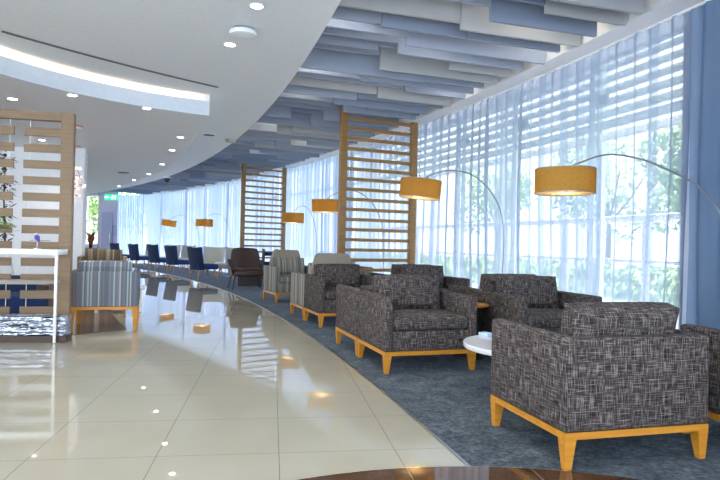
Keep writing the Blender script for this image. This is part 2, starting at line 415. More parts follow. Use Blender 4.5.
# curved glazing behind the curtain: one window per bay
bay_y = [5.2, 6.4, 7.8, 9.2, 10.7, 12.3, 13.9, 15.5, 17.1, 18.7, 20.2, 21.6, 22.95, 24.3, 25.6, YEND]
for i, (ya, yb) in enumerate(zip(bay_y, bay_y[1:])):
    bm = bm_new()
    for y in (ya, yb):
        x, yy = radial(y, .3); add_box(bm, (x, yy, CURZ / 2), (.06, .03, CURZ), Matrix.Rotation(rad_ang(y), 3, 'Z'))
    for z in (.04, 2.42, CURZ - .02):
        p = [radial(ya + (yb - ya) * k / 4, .3) for k in range(5)]
        add_tube(bm, [(x, y, z) for x, y in p], .028, 4)
    w = struct('window_%d' % (i + 1), bm, 'frame')
    bm = bm_new(); pts = [radial(ya + (yb - ya) * k / 4, .3) for k in range(5)]
    va = [bm.verts.new((x, y, .03)) for x, y in pts]; vb = [bm.verts.new((x, y, CURZ)) for x, y in pts]
    for k in range(4): bm.faces.new((va[k], va[k + 1], vb[k + 1], vb[k]))
    obj('window_glass', bm, 'glass', w)

# ------------------------------------------------------------------ sheer curtains
def curtain(y0, y1, mat, label, amp, seed, ztop=CURZ - .012, freq=1.):
    rnd = random.Random(seed)
    L = abs(rad_ang(y1) - rad_ang(y0)) * CUR[2]
    n = int(L / .012)
    ph = [rnd.uniform(0, 6.28) for _ in range(8)]
    knots = [.06 + 1.04 * rnd.random() ** 1.7 for _ in range(int(L / .42) + 3)]
    a0, a1 = rad_ang(y0), rad_ang(y1)
    bm = bm_new(); cols = []
    ZS = [0.012, .5, 1.1, 1.8, 2.5, ztop - .12, ztop]
    for i in range(n + 1):
        s = L * i / n; k = s / .42; j = int(k); t = k - j; t = t * t * (3 - 2 * t)
        e = knots[j] * (1 - t) + knots[j + 1] * t
        row = []
        for zi, z in enumerate(ZS):
            u = s + .05 * math.sin(1.3 * z + ph[6] + s * 1.7) * (1 - z / 4)
            dv = amp * e * (math.sin(2 * PI * u / .23 * freq + ph[0] + 1.4 * math.sin(u * 3.1 + ph[1])) + .5 * math.sin(2 * PI * u / .125 * freq + ph[2] + math.sin(u * 5 + ph[3])) + .35 * math.sin(2 * PI * u / .61 + ph[4]))
            dv *= 1 if zi < 5 else (.8 if zi == 5 else .55)
            a = a0 + (a1 - a0) * i / n; r = CUR[2] + dv
            row.append(bm.verts.new((CUR[0] + r * math.cos(a), CUR[1] + r * math.sin(a), z)))
        cols.append(row)
    for A, B in zip(cols, cols[1:]):
        for q in range(len(ZS) - 1): bm.faces.new((A[q], B[q], B[q + 1], A[q + 1]))
    o = obj('sheer_curtain', bm, mat, None, True, 180)
    return tag(o, label, 'curtain', 'sheer curtains along the curved window wall')
curtain(2.0, 4.88, 'sheer_dense', 'dense blue gathered curtain hanging beside the clear sheer bay with the big arc lamp', .034, 1, freq=1.1)
curtain(4.88, 7.35, 'sheer', 'clearest sheer curtain with garden greenery showing, behind the largest mustard lamp shade', .052, 2)
curtain(7.35, 9.9, 'sheer', 'pale blue sheer curtain behind the thin arc of the lamp beside the first wooden screen', .052, 3)
curtain(9.9, 13.2, 'sheer', 'sheer curtain showing between the bars of the large wooden screen', .052, 4)
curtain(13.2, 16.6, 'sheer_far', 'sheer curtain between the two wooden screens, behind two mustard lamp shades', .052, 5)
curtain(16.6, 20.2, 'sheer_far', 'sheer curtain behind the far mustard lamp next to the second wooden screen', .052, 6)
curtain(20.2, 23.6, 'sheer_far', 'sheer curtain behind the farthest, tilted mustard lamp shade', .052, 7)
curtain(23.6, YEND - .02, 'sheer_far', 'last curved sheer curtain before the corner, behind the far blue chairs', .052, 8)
bm = bm_new(); cols = []
for i in range(121):
    x = -9.83 - 1.2 * i / 120; y = 26.74 + .03 * math.sin(i * .75 + math.sin(i * .21)) 
    cols.append([bm.verts.new((x, y, z)) for z in (.012, 1.5, CURZ - .012)])
for A, B in zip(cols, cols[1:]):
    for q in range(2): bm.faces.new((A[q], B[q], B[q + 1], A[q + 1]))
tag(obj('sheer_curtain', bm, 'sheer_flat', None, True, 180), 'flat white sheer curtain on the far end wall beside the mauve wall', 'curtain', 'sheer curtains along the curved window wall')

# ------------------------------------------------------------------ ceiling baffles
def zone(y):
    for lim, t in ((7.6, 'above the nearest lamps and chairs'), (11, 'around the top of the large wooden screen'), (16, 'between the two wooden screens'), (99, 'over the far blue chairs')):
        if y < lim: return t
brnd = random.Random(21)
y = 4.15; nb = 0
while y < 26.2:
    a = rad_ang(y); dirx, diry = math.cos(a), math.sin(a)
    xo, yo = radial(y, -.285)
    # distance inward to the soffit edge
    dmax = 0.
    while dmax < 5:
        px, py = xo - dirx * dmax, yo - diry * dmax
        if math.hypot(px - SOF[0], py - SOF[1]) < SOF[2] - .01: break
        dmax += .01
    d0 = brnd.choice((0., .02, .05, .09)); last = None
    while d0 < dmax - .05:
        ln = brnd.uniform(.7, 1.75); d1 = min(dmax - .012, d0 + ln)
        if dmax - d1 < .35: d1 = dmax - .012
        zb = brnd.choice([z for z in ((3.045, 3.065, 3.09) if last is None else (3.065, 3.095, 3.13, 3.17, 3.22)) if z != last]); last = zb
        for (sx0, sy0, sx1, sy1, zs) in ((-.345, 9.2, .905, 9.775, 3.235), (-3.08, 15.17, -2.04, 15.96, 3.15)):
            for q in range(9):
                qx, qy = sx0 + (sx1 - sx0) * q / 8, sy0 + (sy1 - sy0) * q / 8
                al = (xo - qx) * dirx + (yo - qy) * diry; pe = abs(-(xo - qx) * diry + (yo - qy) * dirx)
                if pe < .17 and d0 - .1 < al < d1 + .1: zb = max(zb, zs)
        h = DECK - zb
        mk = brnd.choices(('baffle', 'baffle_lit', 'baffle_blue'), (5, 1.6, 2.6))[0]
        bm = bm_new(); off = brnd.uniform(-.03, .03)
        add_box(bm, (0, 0, h / 2), (d1 - d0 - .004, .035, h))
        o = obj('ceiling_baffle', bm, mk, None, False)
        dm = (d0 + d1) / 2
        o.location = (xo - dirx * dm - diry * off, yo - diry * dm + dirx * off, zb); o.rotation_euler = (0, 0, a)
        tone = {'baffle': 'blue-grey', 'baffle_lit': 'pale lit-toned', 'baffle_blue': 'darker slate-blue'}[mk]
        tag(o, '%s ceiling baffle board %s' % (tone, zone(y)), 'ceiling baffle', '%s baffles %s' % (tone, zone(y)))
        nb += 1; d0 = d1
    y += .30 * math.cos(a) 
# small warm lamps hidden up between the boards
for (yy, dd, e) in ((5.5, 2.75, 2.2), (6.35, 2.6, 2.2), (6.65, 1.55, 1.6), (5.75, .9, 1.8), (7.7, 2.5, 2.2), (6.2, .45, 1.2), (9.3, 2.2, 2.), (8.0, .5, 1.2), (11.5, 2., 2.), (12.5, .9, 1.5), (14, 2., 1.5)):
    x_, y_ = radial(yy, -dd); light('baffle_light', 'POINT', (x_, y_, 3.5), e * 2.2, (1, .86, .62), .04)

# ------------------------------------------------------------------ ceiling fittings
def downlight(x, y, z, label, group, energy, col=(1, .93, .82)):
    t = thing('downlight', label, 'downlight', (x, y, z), 0, group)
    bm = bm_new(); add_lathe(bm, [(.052, 0), (.062, 0), (.062, -.006), (.052, -.006), (.052, 0)], n=24); obj('trim_ring', bm, 'white', t)
    bm = bm_new(); add_lathe(bm, [(0, -.001), (.05, -.001), (.05, -.003), (0, -.003)], n=24); obj('lens', bm, 'down', t)
    light('downlight_beam', 'SPOT', (0, 0, -.03), energy, col, .05, t, 2.3)
    return t
G1 = 'downlights in the white upper ceiling'; G2 = 'downlights in the grey lower ceiling'
downlight(-.91, 4.93, SOFZ, 'bright downlight just beyond the round white ceiling disc', G1, 26)
downlight(-1.35, 5.91, SOFZ, 'bright downlight on the near side of the white ceiling disc, towards the light cove', G1, 26)
for (x, y) in ((.2, 2.6), (-.45, 3.7), (-2.6, 2.5), (-3.2, 4.2), (-1.4, .8), (.6, 1.2), (-5, 2)):
    downlight(x, y, SOFZ, 'downlight in the white upper ceiling towards the viewer, seen only mirrored in the tiles', G1, 26)
for (x, y, l) in ((-3.48, 7.04, 'downlight in the lower ceiling above the left slatted screen'), (-4.35, 7.3, 'downlight at the end of the lower ceiling over the white console table'),
               (-2.81, 7.65, 'downlight nearest the tip of the curved fascia'), (-3.01, 9.74, 'first downlight along the curved edge of the lower ceiling'),
               (-3.6, 11.16, 'second downlight along the curved edge of the lower ceiling'), (-4.49, 13.25, 'third downlight along the curved lower ceiling edge'),
               (-5.53, 15.32, 'fourth downlight along the curved lower ceiling edge'), (-6.54, 16.95, 'fifth downlight along the curved lower ceiling edge'),
               (-7.8, 18.98, 'last, farthest downlight along the curved lower ceiling edge'), (-5.63, 10.35, 'downlight seen between the bars of the left slatted screen')):
    downlight(x, y, 2.78, l, G2, 22)
t = thing('ceiling_speaker', 'round white ceiling disc beside two bright downlights', 'ceiling disc', (-1.13, 5.47, SOFZ))
bm = bm_new(); add_lathe(bm, [(0, 0), (.07, 0), (.075, -.02), (.12, -.024), (.128, -.04), (.12, -.062), (.09, -.07), (0, -.072)], n=36); obj('cover', bm, 'white', t)
bm = bm_new(); add_lathe(bm, [(.0, 0.), (.1, 0.), (.1, -.012), (0, -.012)], n=30); obj('mounting_ring', bm, 'steel', t)
t = thing('ceiling_grille', 'small dark oval grille in the soffit near the lower ceiling edge', 'grille', (-2.85, 10.95, SOFZ))
bm = bm_new(); add_lathe(bm, [(0, 0), (.11, 0), (.11, -.01), (0, -.012)], n=28); obj('grille_face', bm, 'slot', t)
bm = bm_new(); add_lathe(bm, [(.11, 0), (.125, 0), (.125, -.012), (.11, -.012), (.11, 0)], n=28); obj('ring', bm, 'white', t)
t = thing('downlight', 'cream disc standing in for a glow in the white soffit strip, past the dark oval grille', 'downlight', (-2.55, 11.4, SOFZ))  # cream colour stands in for a glow here; no lamp inside
bm = bm_new(); add_lathe(bm, [(0, 0), (.1, 0), (.1, -.03), (.08, -.06), (0, -.06)], n=24); obj('glow_disc', bm, 'cream', t)
t = thing('security_camera', 'small dark dome camera hanging under the lower ceiling edge', 'camera', (-5.25, 15.9, 2.78))
bm = bm_new(); add_lathe(bm, [(0, 0), (.09, 0), (.09, -.04), (0, -.04)], n=20); obj('mount', bm, 'white', t)
bm = bm_new(); add_lathe(bm, [(.08, -.04), (.08, -.08), (.055, -.13), (0, -.15)], n=20); obj('dome', bm, 'black', t)
t = thing('air_vent', 'dark round air vent in the lower ceiling beside the dome camera', 'vent', (-6.1, 15.1, 2.78))
bm = bm_new(); add_lathe(bm, [(0, 0), (.14, 0), (.14, -.012), (0, -.016)], n=24); obj('vent_face', bm, 'slot', t)
bm = bm_new()
p0, p1 = Vector((-3.5, 5.67)), Vector((-1.87, 7.56)); pts = []
for k in range(25):
    u = k / 24; q = p0.lerp(p1, u); nrm = Vector((-(p1 - p0).y, (p1 - p0).x)).normalized(); q = q + nrm * .06 * 4 * u * (1 - u); pts.append((q, nrm))
add_prism(bm, [tuple(q - n_ * .026) for q, n_ in pts] + [tuple(q + n_ * .026) for q, n_ in pts[::-1]], SOFZ - .006, SOFZ - .001)
tag(obj('slot_diffuser', bm, 'slot', None, False), 'long thin dark slot in the white ceiling alongside the glowing cove', 'air slot')

# ------------------------------------------------------------------ armchairs
W, D, HA, HF = .849, .764, .638, .181
def leg_bm(sx, sy, w=W, d=D, h=HF, top=.062, bot=.034):
    bm = bm_new()
    X, Y = sx * (w / 2 - .004), sy * (d / 2 - .004)
    def ring(z, s): return [bm.verts.new((X, Y, z)), bm.verts.new((X - sx * s, Y, z)), bm.verts.new((X - sx * s, Y - sy * s, z)), bm.verts.new((X, Y - sy * s, z))]
    b = [bm.verts.new((x, y, 0.)) for x, y in ((X - sx * .008, Y - sy * .008), (X - sx * (.008 + bot), Y - sy * .008), (X - sx * (.008 + bot), Y - sy * (.008 + bot)), (X - sx * .008, Y - sy * (.008 + bot)))]
    t = ring(h - .034, top)
    bm.faces.new(b); bm.faces.new(t)
    for i in range(4): bm.faces.new((b[i], b[(i + 1) % 4], t[(i + 1) % 4], t[i]))
    return bm
def cushion_bm(w, h, d, lean, base, puff=.018):
    """upright back cushion, leaning back (towards +Y) by lean radians; base = point under its middle"""
    bm = bm_new(); nx, nz = 14, 8
    rot = Matrix.Rotation(-lean, 3, 'X')
    for side in (-1, 1):
        g = []
        for j in range(nz + 1):
            row = []
            for i in range(nx + 1):
                u, v = i / nx * 2 - 1, j / nz * 2 - 1
                e = (1 - abs(u) ** 7) * (1 - abs(v) ** 6)
                y = side * (d * .30 + (d * .20 + puff) * e) if (abs(u) < 1 and abs(v) < 1) else side * d * .26
                x = u * w / 2 * (1 - .006 * (1 - v)); z = h / 2 + v * h / 2 * (1 - .012 * u ** 4) + (.004 * (1 - u * u) if v > .5 else 0)
                row.append(bm.verts.new(rot @ Vector((x, y, z)) + Vector(base)))
            g.append(row)
        for j in range(nz):
            for i in range(nx): bm.faces.new((g[j][i], g[j][i + 1], g[j + 1][i + 1], g[j + 1][i]))
        if side == -1: G0 = g
    def rim(a, b):
        for i in range(len(a) - 1): bm.faces.new((a[i], a[i + 1], b[i + 1], b[i]))
    rim(G0[0], g[0]); rim(G0[-1], g[-1]); rim([r[0] for r in G0], [r[0] for r in g]); rim([r[-1] for r in G0], [r[-1] for r in g])
    bmesh.ops.remove_doubles(bm, verts=bm.verts[:], dist=.0005)
    return bm
def armchair(label, group, body, cush, w=W, high_back=None, cat='armchair', HF=HF, HA=HA):
    t = thing('armchair', label, cat, (0, 0, 0), 0, group)
    at = .074
    for s in (-1, 1):
        bm = bm_new(); add_box(bm, (s * (w / 2 - at / 2), -.012, (HA + HF) / 2), (at, D - .024, HA - HF), bev=.018, seg=3); obj('arm', bm, body, t)
    bm = bm_new(); add_box(bm, (0, D / 2 - .05, (HA - .004 + HF) / 2), (w - .004, .1, HA - .004 - HF), bev=.016, seg=3); obj('backrest', bm, body, t)
    bm = bm_new(); add_box(bm, (0, -.05, (HA - .288 + HF) / 2), (w - 2 * at + .01, D - .13, HA - .288 - HF), bev=.008); obj('seat_base', bm, body, t)
    bm = bm_new()
    vs = add_box(bm, (0, -.055, HA - .23), (w - 2 * at - .006, D - .115, .116), bev=.034, seg=4)
    bmesh.ops.subdivide_edges(bm, edges=[e for e in bm.edges if e.calc_length() > .3], cuts=5, use_grid_fill=True)
    for v in bm.verts:
        if v.co.z > HA - .198: v.co.z += .018 * (1 - (2 * v.co.x / w) ** 2) * (1 - (2 * (v.co.y + .05) / D) ** 2)
    obj('seat_cushion', bm, body, t)
    obj('back_cushion', cushion_bm(w - 2 * at - (.065 if w > .8 else .01), .325 if HF < .2 else .30, .17, .24, (0, .165, HA - .176 if HF < .2 else HA - .185)), cush, t)
    if high_back:
        bm = bm_new(); hw = w / 2 - .11
        pr = [(-hw, .5), (-hw, .70), (-hw + .07, .90), (-hw + .11, .93), (hw - .11, .93), (hw - .07, .90), (hw, .70), (hw, .5)]
        a_ = [bm.verts.new((x, D / 2 - .085, z)) for x, z in pr]; b_ = [bm.verts.new((x, D / 2 - .012, z)) for x, z in pr]
        bm.faces.new(a_); bm.faces.new(b_[::-1])
        for i in range(8): bm.faces.new((a_[i], a_[(i + 1) % 8], b_[(i + 1) % 8], b_[i]))
        obj('high_back', bm, high_back, t)['label'] = 'plain beige high back panel'
    # frame rails
    bm = bm_new(); rz, rh = HF - .017, .034
    for s in (-1, 1):
        add_box(bm, (s * (w / 2 - .0175), 0, rz), (.027, D - .008, rh)); add_box(bm, (0, s * (D / 2 - .0175), rz), (w - .062, .027, rh))
    obj('frame', bm, 'oak', t, False)
    for sx in (-1, 1):
        for sy in (-1, 1): obj('leg', leg_bm(sx, sy, w, D, HF), 'oak', t, False)
    return t
CZ = .005
def fl(x, y, a, w=W, d=D):        # front-left corner and yaw -> centre
    c, s = math.cos(a), math.sin(a)
    return Vector((x + c * w / 2 - s * d / 2, y + s * w / 2 + c * d / 2, CZ))
def behind(c, a, k=1.0): return Vector((c.x - math.sin(a) * D * k, c.y + math.cos(a) * D * k, CZ))
GA = 'dark tweed armchairs in the window lounge'
c1o, c1a = Vector((.999, 2.817)), .2627
c1 = Vector((c1o.x + math.cos(c1a) * W / 2 - math.sin(c1a) * D / 2, c1o.y + math.sin(c1a) * W / 2 + math.cos(c1a) * D / 2, CZ))
dark = armchair('nearest dark tweed armchair seen from behind, on honey oak legs', GA, 'tweed', 'tweed')
dark.location = c1; dark.rotation_euler = (0, 0, c1a + PI)
dup(dark, (2.40, 3.22, CZ), .24 + PI, 'dark tweed armchair cut off by the right edge, beside the dense blue curtain')
c2, a2 = fl(.222, 4.845, .307), .307
dup(dark, c2, a2, 'dark tweed armchair facing us across the white coffee table, at the carpet edge')
c2b = dup(dark, behind(c2, a2, 1.026), a2 + PI, 'dark tweed armchair facing away, back to back with the one facing the white coffee table')
for k_ in kids(c2b):
    if k_.name.startswith('back_cushion'): k_.location = (0, -.06, -.13)
c3, a3 = fl(1.421, 5.165, .279), .279
dup(dark, c3, a3, 'dark tweed armchair facing us by the window curtain, under the largest lamp shade')
dup(dark, behind(c3, a3, 1.004), a3 + PI, 'dark tweed armchair facing away behind the one under the largest lamp shade')
c4, a4 = fl(-.492, 7.423, .359), .359
dup(dark, c4, a4, 'dark tweed armchair facing us at the carpet edge, directly in front of a striped armchair')
c5, a5 = fl(.702, 7.631, .357), .357
dup(dark, c5, a5, 'dark tweed armchair facing us just right of the foot of the large wooden screen')
dup(dark, behind(c5, a5, 1.004), a5 + PI, 'dark tweed armchair facing away, backed onto the one right of the large wooden screen')
GS = 'striped armchairs in the window lounge'
st = armchair('grey striped armchair facing us with a plain beige high back, near the second wooden screen', GS, 'stripe', 'stripe', high_back='beige')
c6, a6 = fl(-1.458, 10.328, .459), .459
st.location = c6; st.rotation_euler = (0, 0, a6)
dup(st, behind(c4, a4, 1.02), a4 + PI, 'grey striped armchair facing away, back to back with a dark armchair at the carpet edge')
ss = armchair('grey striped armchair seen through the lowest bars of the large wooden screen', GS, 'stripe', 'stripe'); ss.location = fl(-.50, 10.80, .46); ss.rotation_euler = (0, 0, .46)
# striped armchair seen through the lowest bars of the large wooden screen')
# left striped group
GL = 'striped armchairs beside the left slatted screen'
sb = armchair('blue-grey striped armchair seen from behind, beside the left slatted screen', GL, 'stripe_blue', 'stripe_blue', w=.735, HF=.285, HA=.692)
o1 = Vector((-3.262, 6.63)); a1 = .33
sb.location = (o1.x + math.cos(a1) * .735 / 2 - math.sin(a1) * D / 2, o1.y + math.sin(a1) * .735 / 2 + math.cos(a1) * D / 2, .004); sb.rotation_euler = (0, 0, a1 + PI)
br_ = armchair('brown striped armchair behind the blue-grey striped one, only its top showing', GL, 'stripe_brown', 'stripe_brown', w=.78, HF=.26, HA=.76)
br_.location = (-4.50, 10.35, .004); br_.rotation_euler = (0, 0, .38)

# ------------------------------------------------------------------ slipper chairs
def slipper(label, group, inner, seat_m):
    t = thing('slipper_chair', label, 'chair', (0, 0, 0), 0, group)
    bm = bm_new(); add_box(bm, (0, -.04, .345), (.62, .62, .15), bev=.045, seg=4); obj('seat', bm, seat_m, t)
    bm = bm_new(); n = 14; R = []
    for off in (0., .085):
        g = []
        for j in range(7):
            v = j / 6; z = .26 + .61 * v; hw = .31 + .05 * v
            row = []
            for i in range(n + 1):
                u = i / n * 2 - 1
                row.append(bm.verts.new((u * (hw + off * .35), .24 + off + .10 * v - .16 * abs(u) ** 2.4, z + (.025 * abs(u) ** 3 if j == 6 else 0))))
            g.append(row)
        R.append(g)
        for j in range(6):
            for i in range(n): bm.faces.new((g[j][i], g[j][i + 1], g[j + 1][i + 1], g[j + 1][i]))
    a, b = R
    for A, B in ((a[0], b[0]), (a[-1], b[-1]), ([r[0] for r in a], [r[0] for r in b]), ([r[-1] for r in a], [r[-1] for r in b])):
        for i in range(len(A) - 1): bm.faces.new((A[i], A[i + 1], B[i + 1], B[i]))
    obj('backrest', bm, inner, t)
    for sx in (-1, 1):
        for sy in (-1, 1):
            bm = bm_new(); add_tube(bm, [(sx * .29, sy * .29 - .03, 0), (sx * .22, sy * .22 - .03, .29)], .013, 8, .026); obj('leg', bm, 'oak', t)
    return t
def face(dx, dy): return math.atan2(dx, -dy)      # yaw that turns the chair's front (-Y) to the direction (dx, dy)
GB = 'navy blue slipper chairs along the far tiles'
bl = slipper('nearest navy blue slipper chair, in profile facing the window', GB, 'navy', 'blue')
rzb = face(.78, .63)
bl.location = (-4.42, 16.62, CZ); bl.rotation_euler = (0, 0, rzb)
for (x, y, l) in ((-6.05, 19.6, 'second navy blue slipper chair along, beside the nearest one'), (-7.13, 21.0, 'third navy blue slipper chair along, in the middle of the row'),
                  (-8.55, 22.9, 'fourth navy blue slipper chair along, near the far corner'), (-10.1, 24.9, 'farthest navy blue slipper chair, half hidden behind the striped cushions')):
    dup(bl, (x, y, CZ), rzb, l)
GC = 'cream slipper chairs opposite the blue ones'
cr = slipper('cream slipper chair facing the nearest blue chair, left of the brown leather chair', GC, 'cream', 'cream')
rzc = face(-.62, -.78)
cr.location = (-4.68, 18.6, CZ); cr.rotation_euler = (0, 0, face(-.2, -.98))
for (x, y, l) in ((-3.75, 17.35, 'olive-cream slipper chair half hidden behind the brown leather chair'), (-6.55, 21.9, 'cream slipper chair just behind the nearest blue back'),
                  (-7.3, 22.6, 'cream slipper chair behind the second blue chair'), (-8.8, 24.4, 'farthest cream slipper chair, beside the far corner of the curtains')):
    dup(cr, (x, y, CZ), rzc if x < -5 else face(-.4, -.92), l)
t = thing('side_table', 'thin-legged dark side table between the far blue and cream chairs', 'table', (-5.45, 20.6, CZ))
bm = bm_new(); add_lathe(bm, [(0, .5), (.22, .5), (.22, .52), (0, .52)], n=24); obj('tabletop', bm, 'taupe', t)
bm = bm_new(); add_tube(bm, [(0, 0, .01), (0, 0, .5)], .02, 8); obj('stem', bm, 'black', t)
bm = bm_new(); add_lathe(bm, [(0, 0), (.17, 0), (.17, .012), (0, .015)], n=24); obj('base', bm, 'black', t)

# leather chair
t = thing('leather_lounge_chair', 'brown leather lounge chair with thin metal legs in front of the second wooden screen', 'armchair', (-2.545, 13.35, CZ), .36)
bm = bm_new(); n = 12; R = []
for off in (0., .07):
    g = []
    for j in range(8):
        v = j / 7; z = .36 + .57 * v; hw = .34 - .06 * v ** 3
        row = []
        for i in range(n + 1):
            u = i / n * 2 - 1
            row.append(bm.verts.new((u * hw, .20 + off + .17 * v - .07 * u * u, z - (.03 * abs(u) ** 4 if j == 7 else 0))))
        g.append(row)
    R.append(g)
    for j in range(7):
        for i in range(n): bm.faces.new((g[j][i], g[j][i + 1], g[j + 1][i + 1], g[j + 1][i]))
a, b = R
for A, B in ((a[0], b[0]), (a[-1], b[-1]), ([r[0] for r in a], [r[0] for r in b]), ([r[-1] for r in a], [r[-1] for r in b])):
    for i in range(len(A) - 1): bm.faces.new((A[i], A[i + 1], B[i + 1], B[i]))
obj('backrest', bm, 'leather', t)
bm = bm_new(); add_box(bm, (0, -.06, .35), (.66, .62, .12), Matrix.Rotation(-.06, 3, 'X'), bev=.03, seg=3); obj('seat_base', bm, 'leather', t)
bm = bm_new(); add_box(bm, (0, -.07, .435), (.6, .58, .08), Matrix.Rotation(-.06, 3, 'X'), bev=.03, seg=3); obj('seat_cushion', bm, 'leather', t)
for s in (-1, 1):
    bm = bm_new(); pr = [(-.33, .34), (-.36, .44), (.20, .62), (.33, .66), (.30, .34)]
    aa = [bm.verts.new((s * .325, y_, z_)) for y_, z_ in pr]; bb = [bm.verts.new((s * (.375 if z_ < .4 else .40), y_, z_)) for y_, z_ in pr]
    bm.faces.new(aa); bm.faces.new(bb[::-1])
    for i in range(5): bm.faces.new((aa[i], aa[(i + 1) % 5], bb[(i + 1) % 5], bb[i]))
    obj('arm', bm, 'leather', t)
    for sy in (-1, 1):
        bm = bm_new(); add_tube(bm, [(s * .37, sy * .35 - .02, 0), (s * .30, sy * .25 - .02, .33)], .016, 8); obj('leg', bm, 'black', t)
t = thing('low_table', 'low dark brown block table showing behind the legs of the leather chair', 'table', (-2.66, 14.32, CZ), .22)
bm = bm_new(); add_box(bm, (0, 0, .26), (.62, .36, .04), bev=.004); obj('tabletop', bm, 'leather', t)
bm = bm_new(); add_box(bm, (0, 0, .12), (.56, .30, .24)); obj('plinth', bm, 'leather', t)
t = thing('magazine_rack', 'small black rack of dark magazines behind the leather chair, below the second screen', 'magazine rack', (-2.27, 14.95, CZ), .4)
for s in (-1, 1):
    bm = bm_new(); add_box(bm, (s * .17, 0, .45), (.02, .22, .9)); obj('side_panel', bm, 'black', t)
for z in (.25, .48, .72):
    bm = bm_new(); add_box(bm, (0, 0, z), (.32, .2, .015)); obj('shelf', bm, 'white_gloss', t)
    bm = bm_new(); add_box(bm, (0, -.02, z + .055), (.27, .15, .09), bev=.01); obj('magazine_stack', bm, 'navy', t)

# ------------------------------------------------------------------ tables in the lounge
t = thing('coffee_table', 'round white coffee table between the nearest armchair and the dark one facing it', 'table', (1.27, 4.33, CZ))
bm = bm_new(); add_lathe(bm, [(0, .322), (.46, .322), (.485, .327), (.49, .335), (.49, .358), (.485, .363), (0, .363)], n=72); obj('tabletop', bm, 'white_gloss', t)
bm = bm_new(); add_lathe(bm, [(0, 0), (.24, 0), (.24, .012), (.05, .02), (.04, .03), (.04, .30), (.07, .322), (0, .322)], n=36); obj('pedestal', bm, 'steel', t)
bm = bm_new(); add_box(bm, (0, 0, .012), (.075, .11, .024), bev=.004)
o = obj('coaster_box', bm, 'skyblue'); o.location = (1.02, 4.68, .005 + .363); o.rotation_euler = (0, 0, .5); tag(o, 'small pale blue box on the far edge of the white coffee table', 'box')
def side_table(x, y, label):
    t = thing('side_table', label, 'table', (x, y, CZ), 0, 'wood-topped drum side tables')
    bm = bm_new(); add_lathe(bm, [(0, .495), (.178, .495), (.185, .50), (.185, .513), (.178, .518), (0, .518)], n=48); obj('tabletop', bm, 'oak', t)
    bm = bm_new(); add_lathe(bm, [(0, 0), (.15, 0), (.15, .02), (.12, .06), (.12, .44), (.15, .495), (0, .495)], n=40); obj('drum', bm, 'darkbase', t)
side_table(1.07, 5.69, 'round wood-topped side table with a dark drum base between two dark armchairs')

# ------------------------------------------------------------------ arc lamps
def crom(P, n=8):
    P = [Vector(p) for p in P]; out = []
    Q = [P[0] * 2 - P[1]] + P + [P[-1] * 2 - P[-2]]
    for i in range(1, len(Q) - 2):
        for k in range(n):
            t = k / n; a, b, c, d = Q[i - 1:i + 3]
            out.append(.5 * ((2 * b) + (c - a) * t + (2 * a - 5 * b + 4 * c - d) * t * t + (3 * b - a - 3 * c + d) * t ** 3))
    return out + [P[-1]]
GLP = 'arc floor lamps with mustard drum shades'
def arc_lamp(label, sc, base, pts=None, r=.25, h=.225, tilt=0., taxis='Y', watts=5., thin=.007, bz=CZ):
    b = Vector((base[0], base[1], bz)); t = thing('arc_floor_lamp', label, 'floor lamp', b, 0, GLP)
    S = Vector(sc) - b
    rot = Matrix.Rotation(tilt, 3, taxis)
    top = S + rot @ Vector((0, 0, h / 2))
    if pts is None:
        hx = Vector((S.x, S.y, 0)); zt = top.z; rise = .17
        pts = [(0, 0, .02), (0, 0, .5), (0, 0, zt - .75)]
        for u in (.04, .13, .28, .48, .70, .88):
            ang = math.acos(max(-1, min(1, 1 - u / .6))) if u < .6 else PI / 2 + (u - .6) * 1.05
            z = zt - .75 + (.75 + rise) * math.sin(min(ang, PI - .3))
            if u > .6: z = zt + rise - (u - .6) ** 2 * 1.0
            pts.append((hx.x * u, hx.y * u, z))
        pts = [Vector(p) for p in pts]
    else: pts = [Vector(p) - b for p in pts]
    pts.append(top + Vector((0, 0, -.005)))
    bm = bm_new(); add_tube(bm, crom(pts), thin, 8); obj('arc_pole', bm, 'dark_steel', t)
    bm = bm_new(); add_lathe(bm, [(0, 0), (.125, 0), (.125, .022), (.118, .028), (.02, .03), (.016, .07), (0, .07)], n=36); obj('base', bm, 'dark_steel', t)
    bm = bm_new(); add_lathe(bm, [(r, -h / 2), (r, h / 2), (r - .004, h / 2), (r - .004, -h / 2), (r, -h / 2)], S, 48, rot); sh = obj('lamp_shade', bm, 'shade', t)
    bm = bm_new()
    for zz in (-h / 2, h / 2 - .006): add_lathe(bm, [(r + .0015, zz), (r + .0015, zz + .006), (r - .0055, zz + .006), (r - .0055, zz), (r + .0015, zz)], S, 48, rot)
    obj('shade_rim', bm, 'dark_steel', sh)
    bm = bm_new(); add_lathe(bm, [(0, -h / 2 + .004), (r - .007, -h / 2 + .004), (r - .007, -h / 2 + .007), (0, -h / 2 + .007)], S, 40, rot); obj('diffuser', bm, 'diffuser', sh)
    bm = bm_new()
    for k in range(3):
        a = 2 * PI * k / 3; e = S + rot @ Vector((math.cos(a) * (r - .004), math.sin(a) * (r - .004), h / 2 - .01)); add_tube(bm, [top + Vector((0, 0, -.012)), e], .003, 6)
    obj('shade_spider', bm, 'dark_steel', sh)
    bm = bm_new(); add_lathe(bm, [(0, -.04), (.022, -.032), (.03, -.01), (.024, .014), (.013, .03), (.013, h / 2 - .012), (0, h / 2 - .012)], S, 16, rot); obj('bulb', bm, 'bulb', t)
    light('lamp_glow', 'POINT', S + rot @ Vector((0, 0, -.052)), watts, (1, .72, .38), .03, t)
    return t
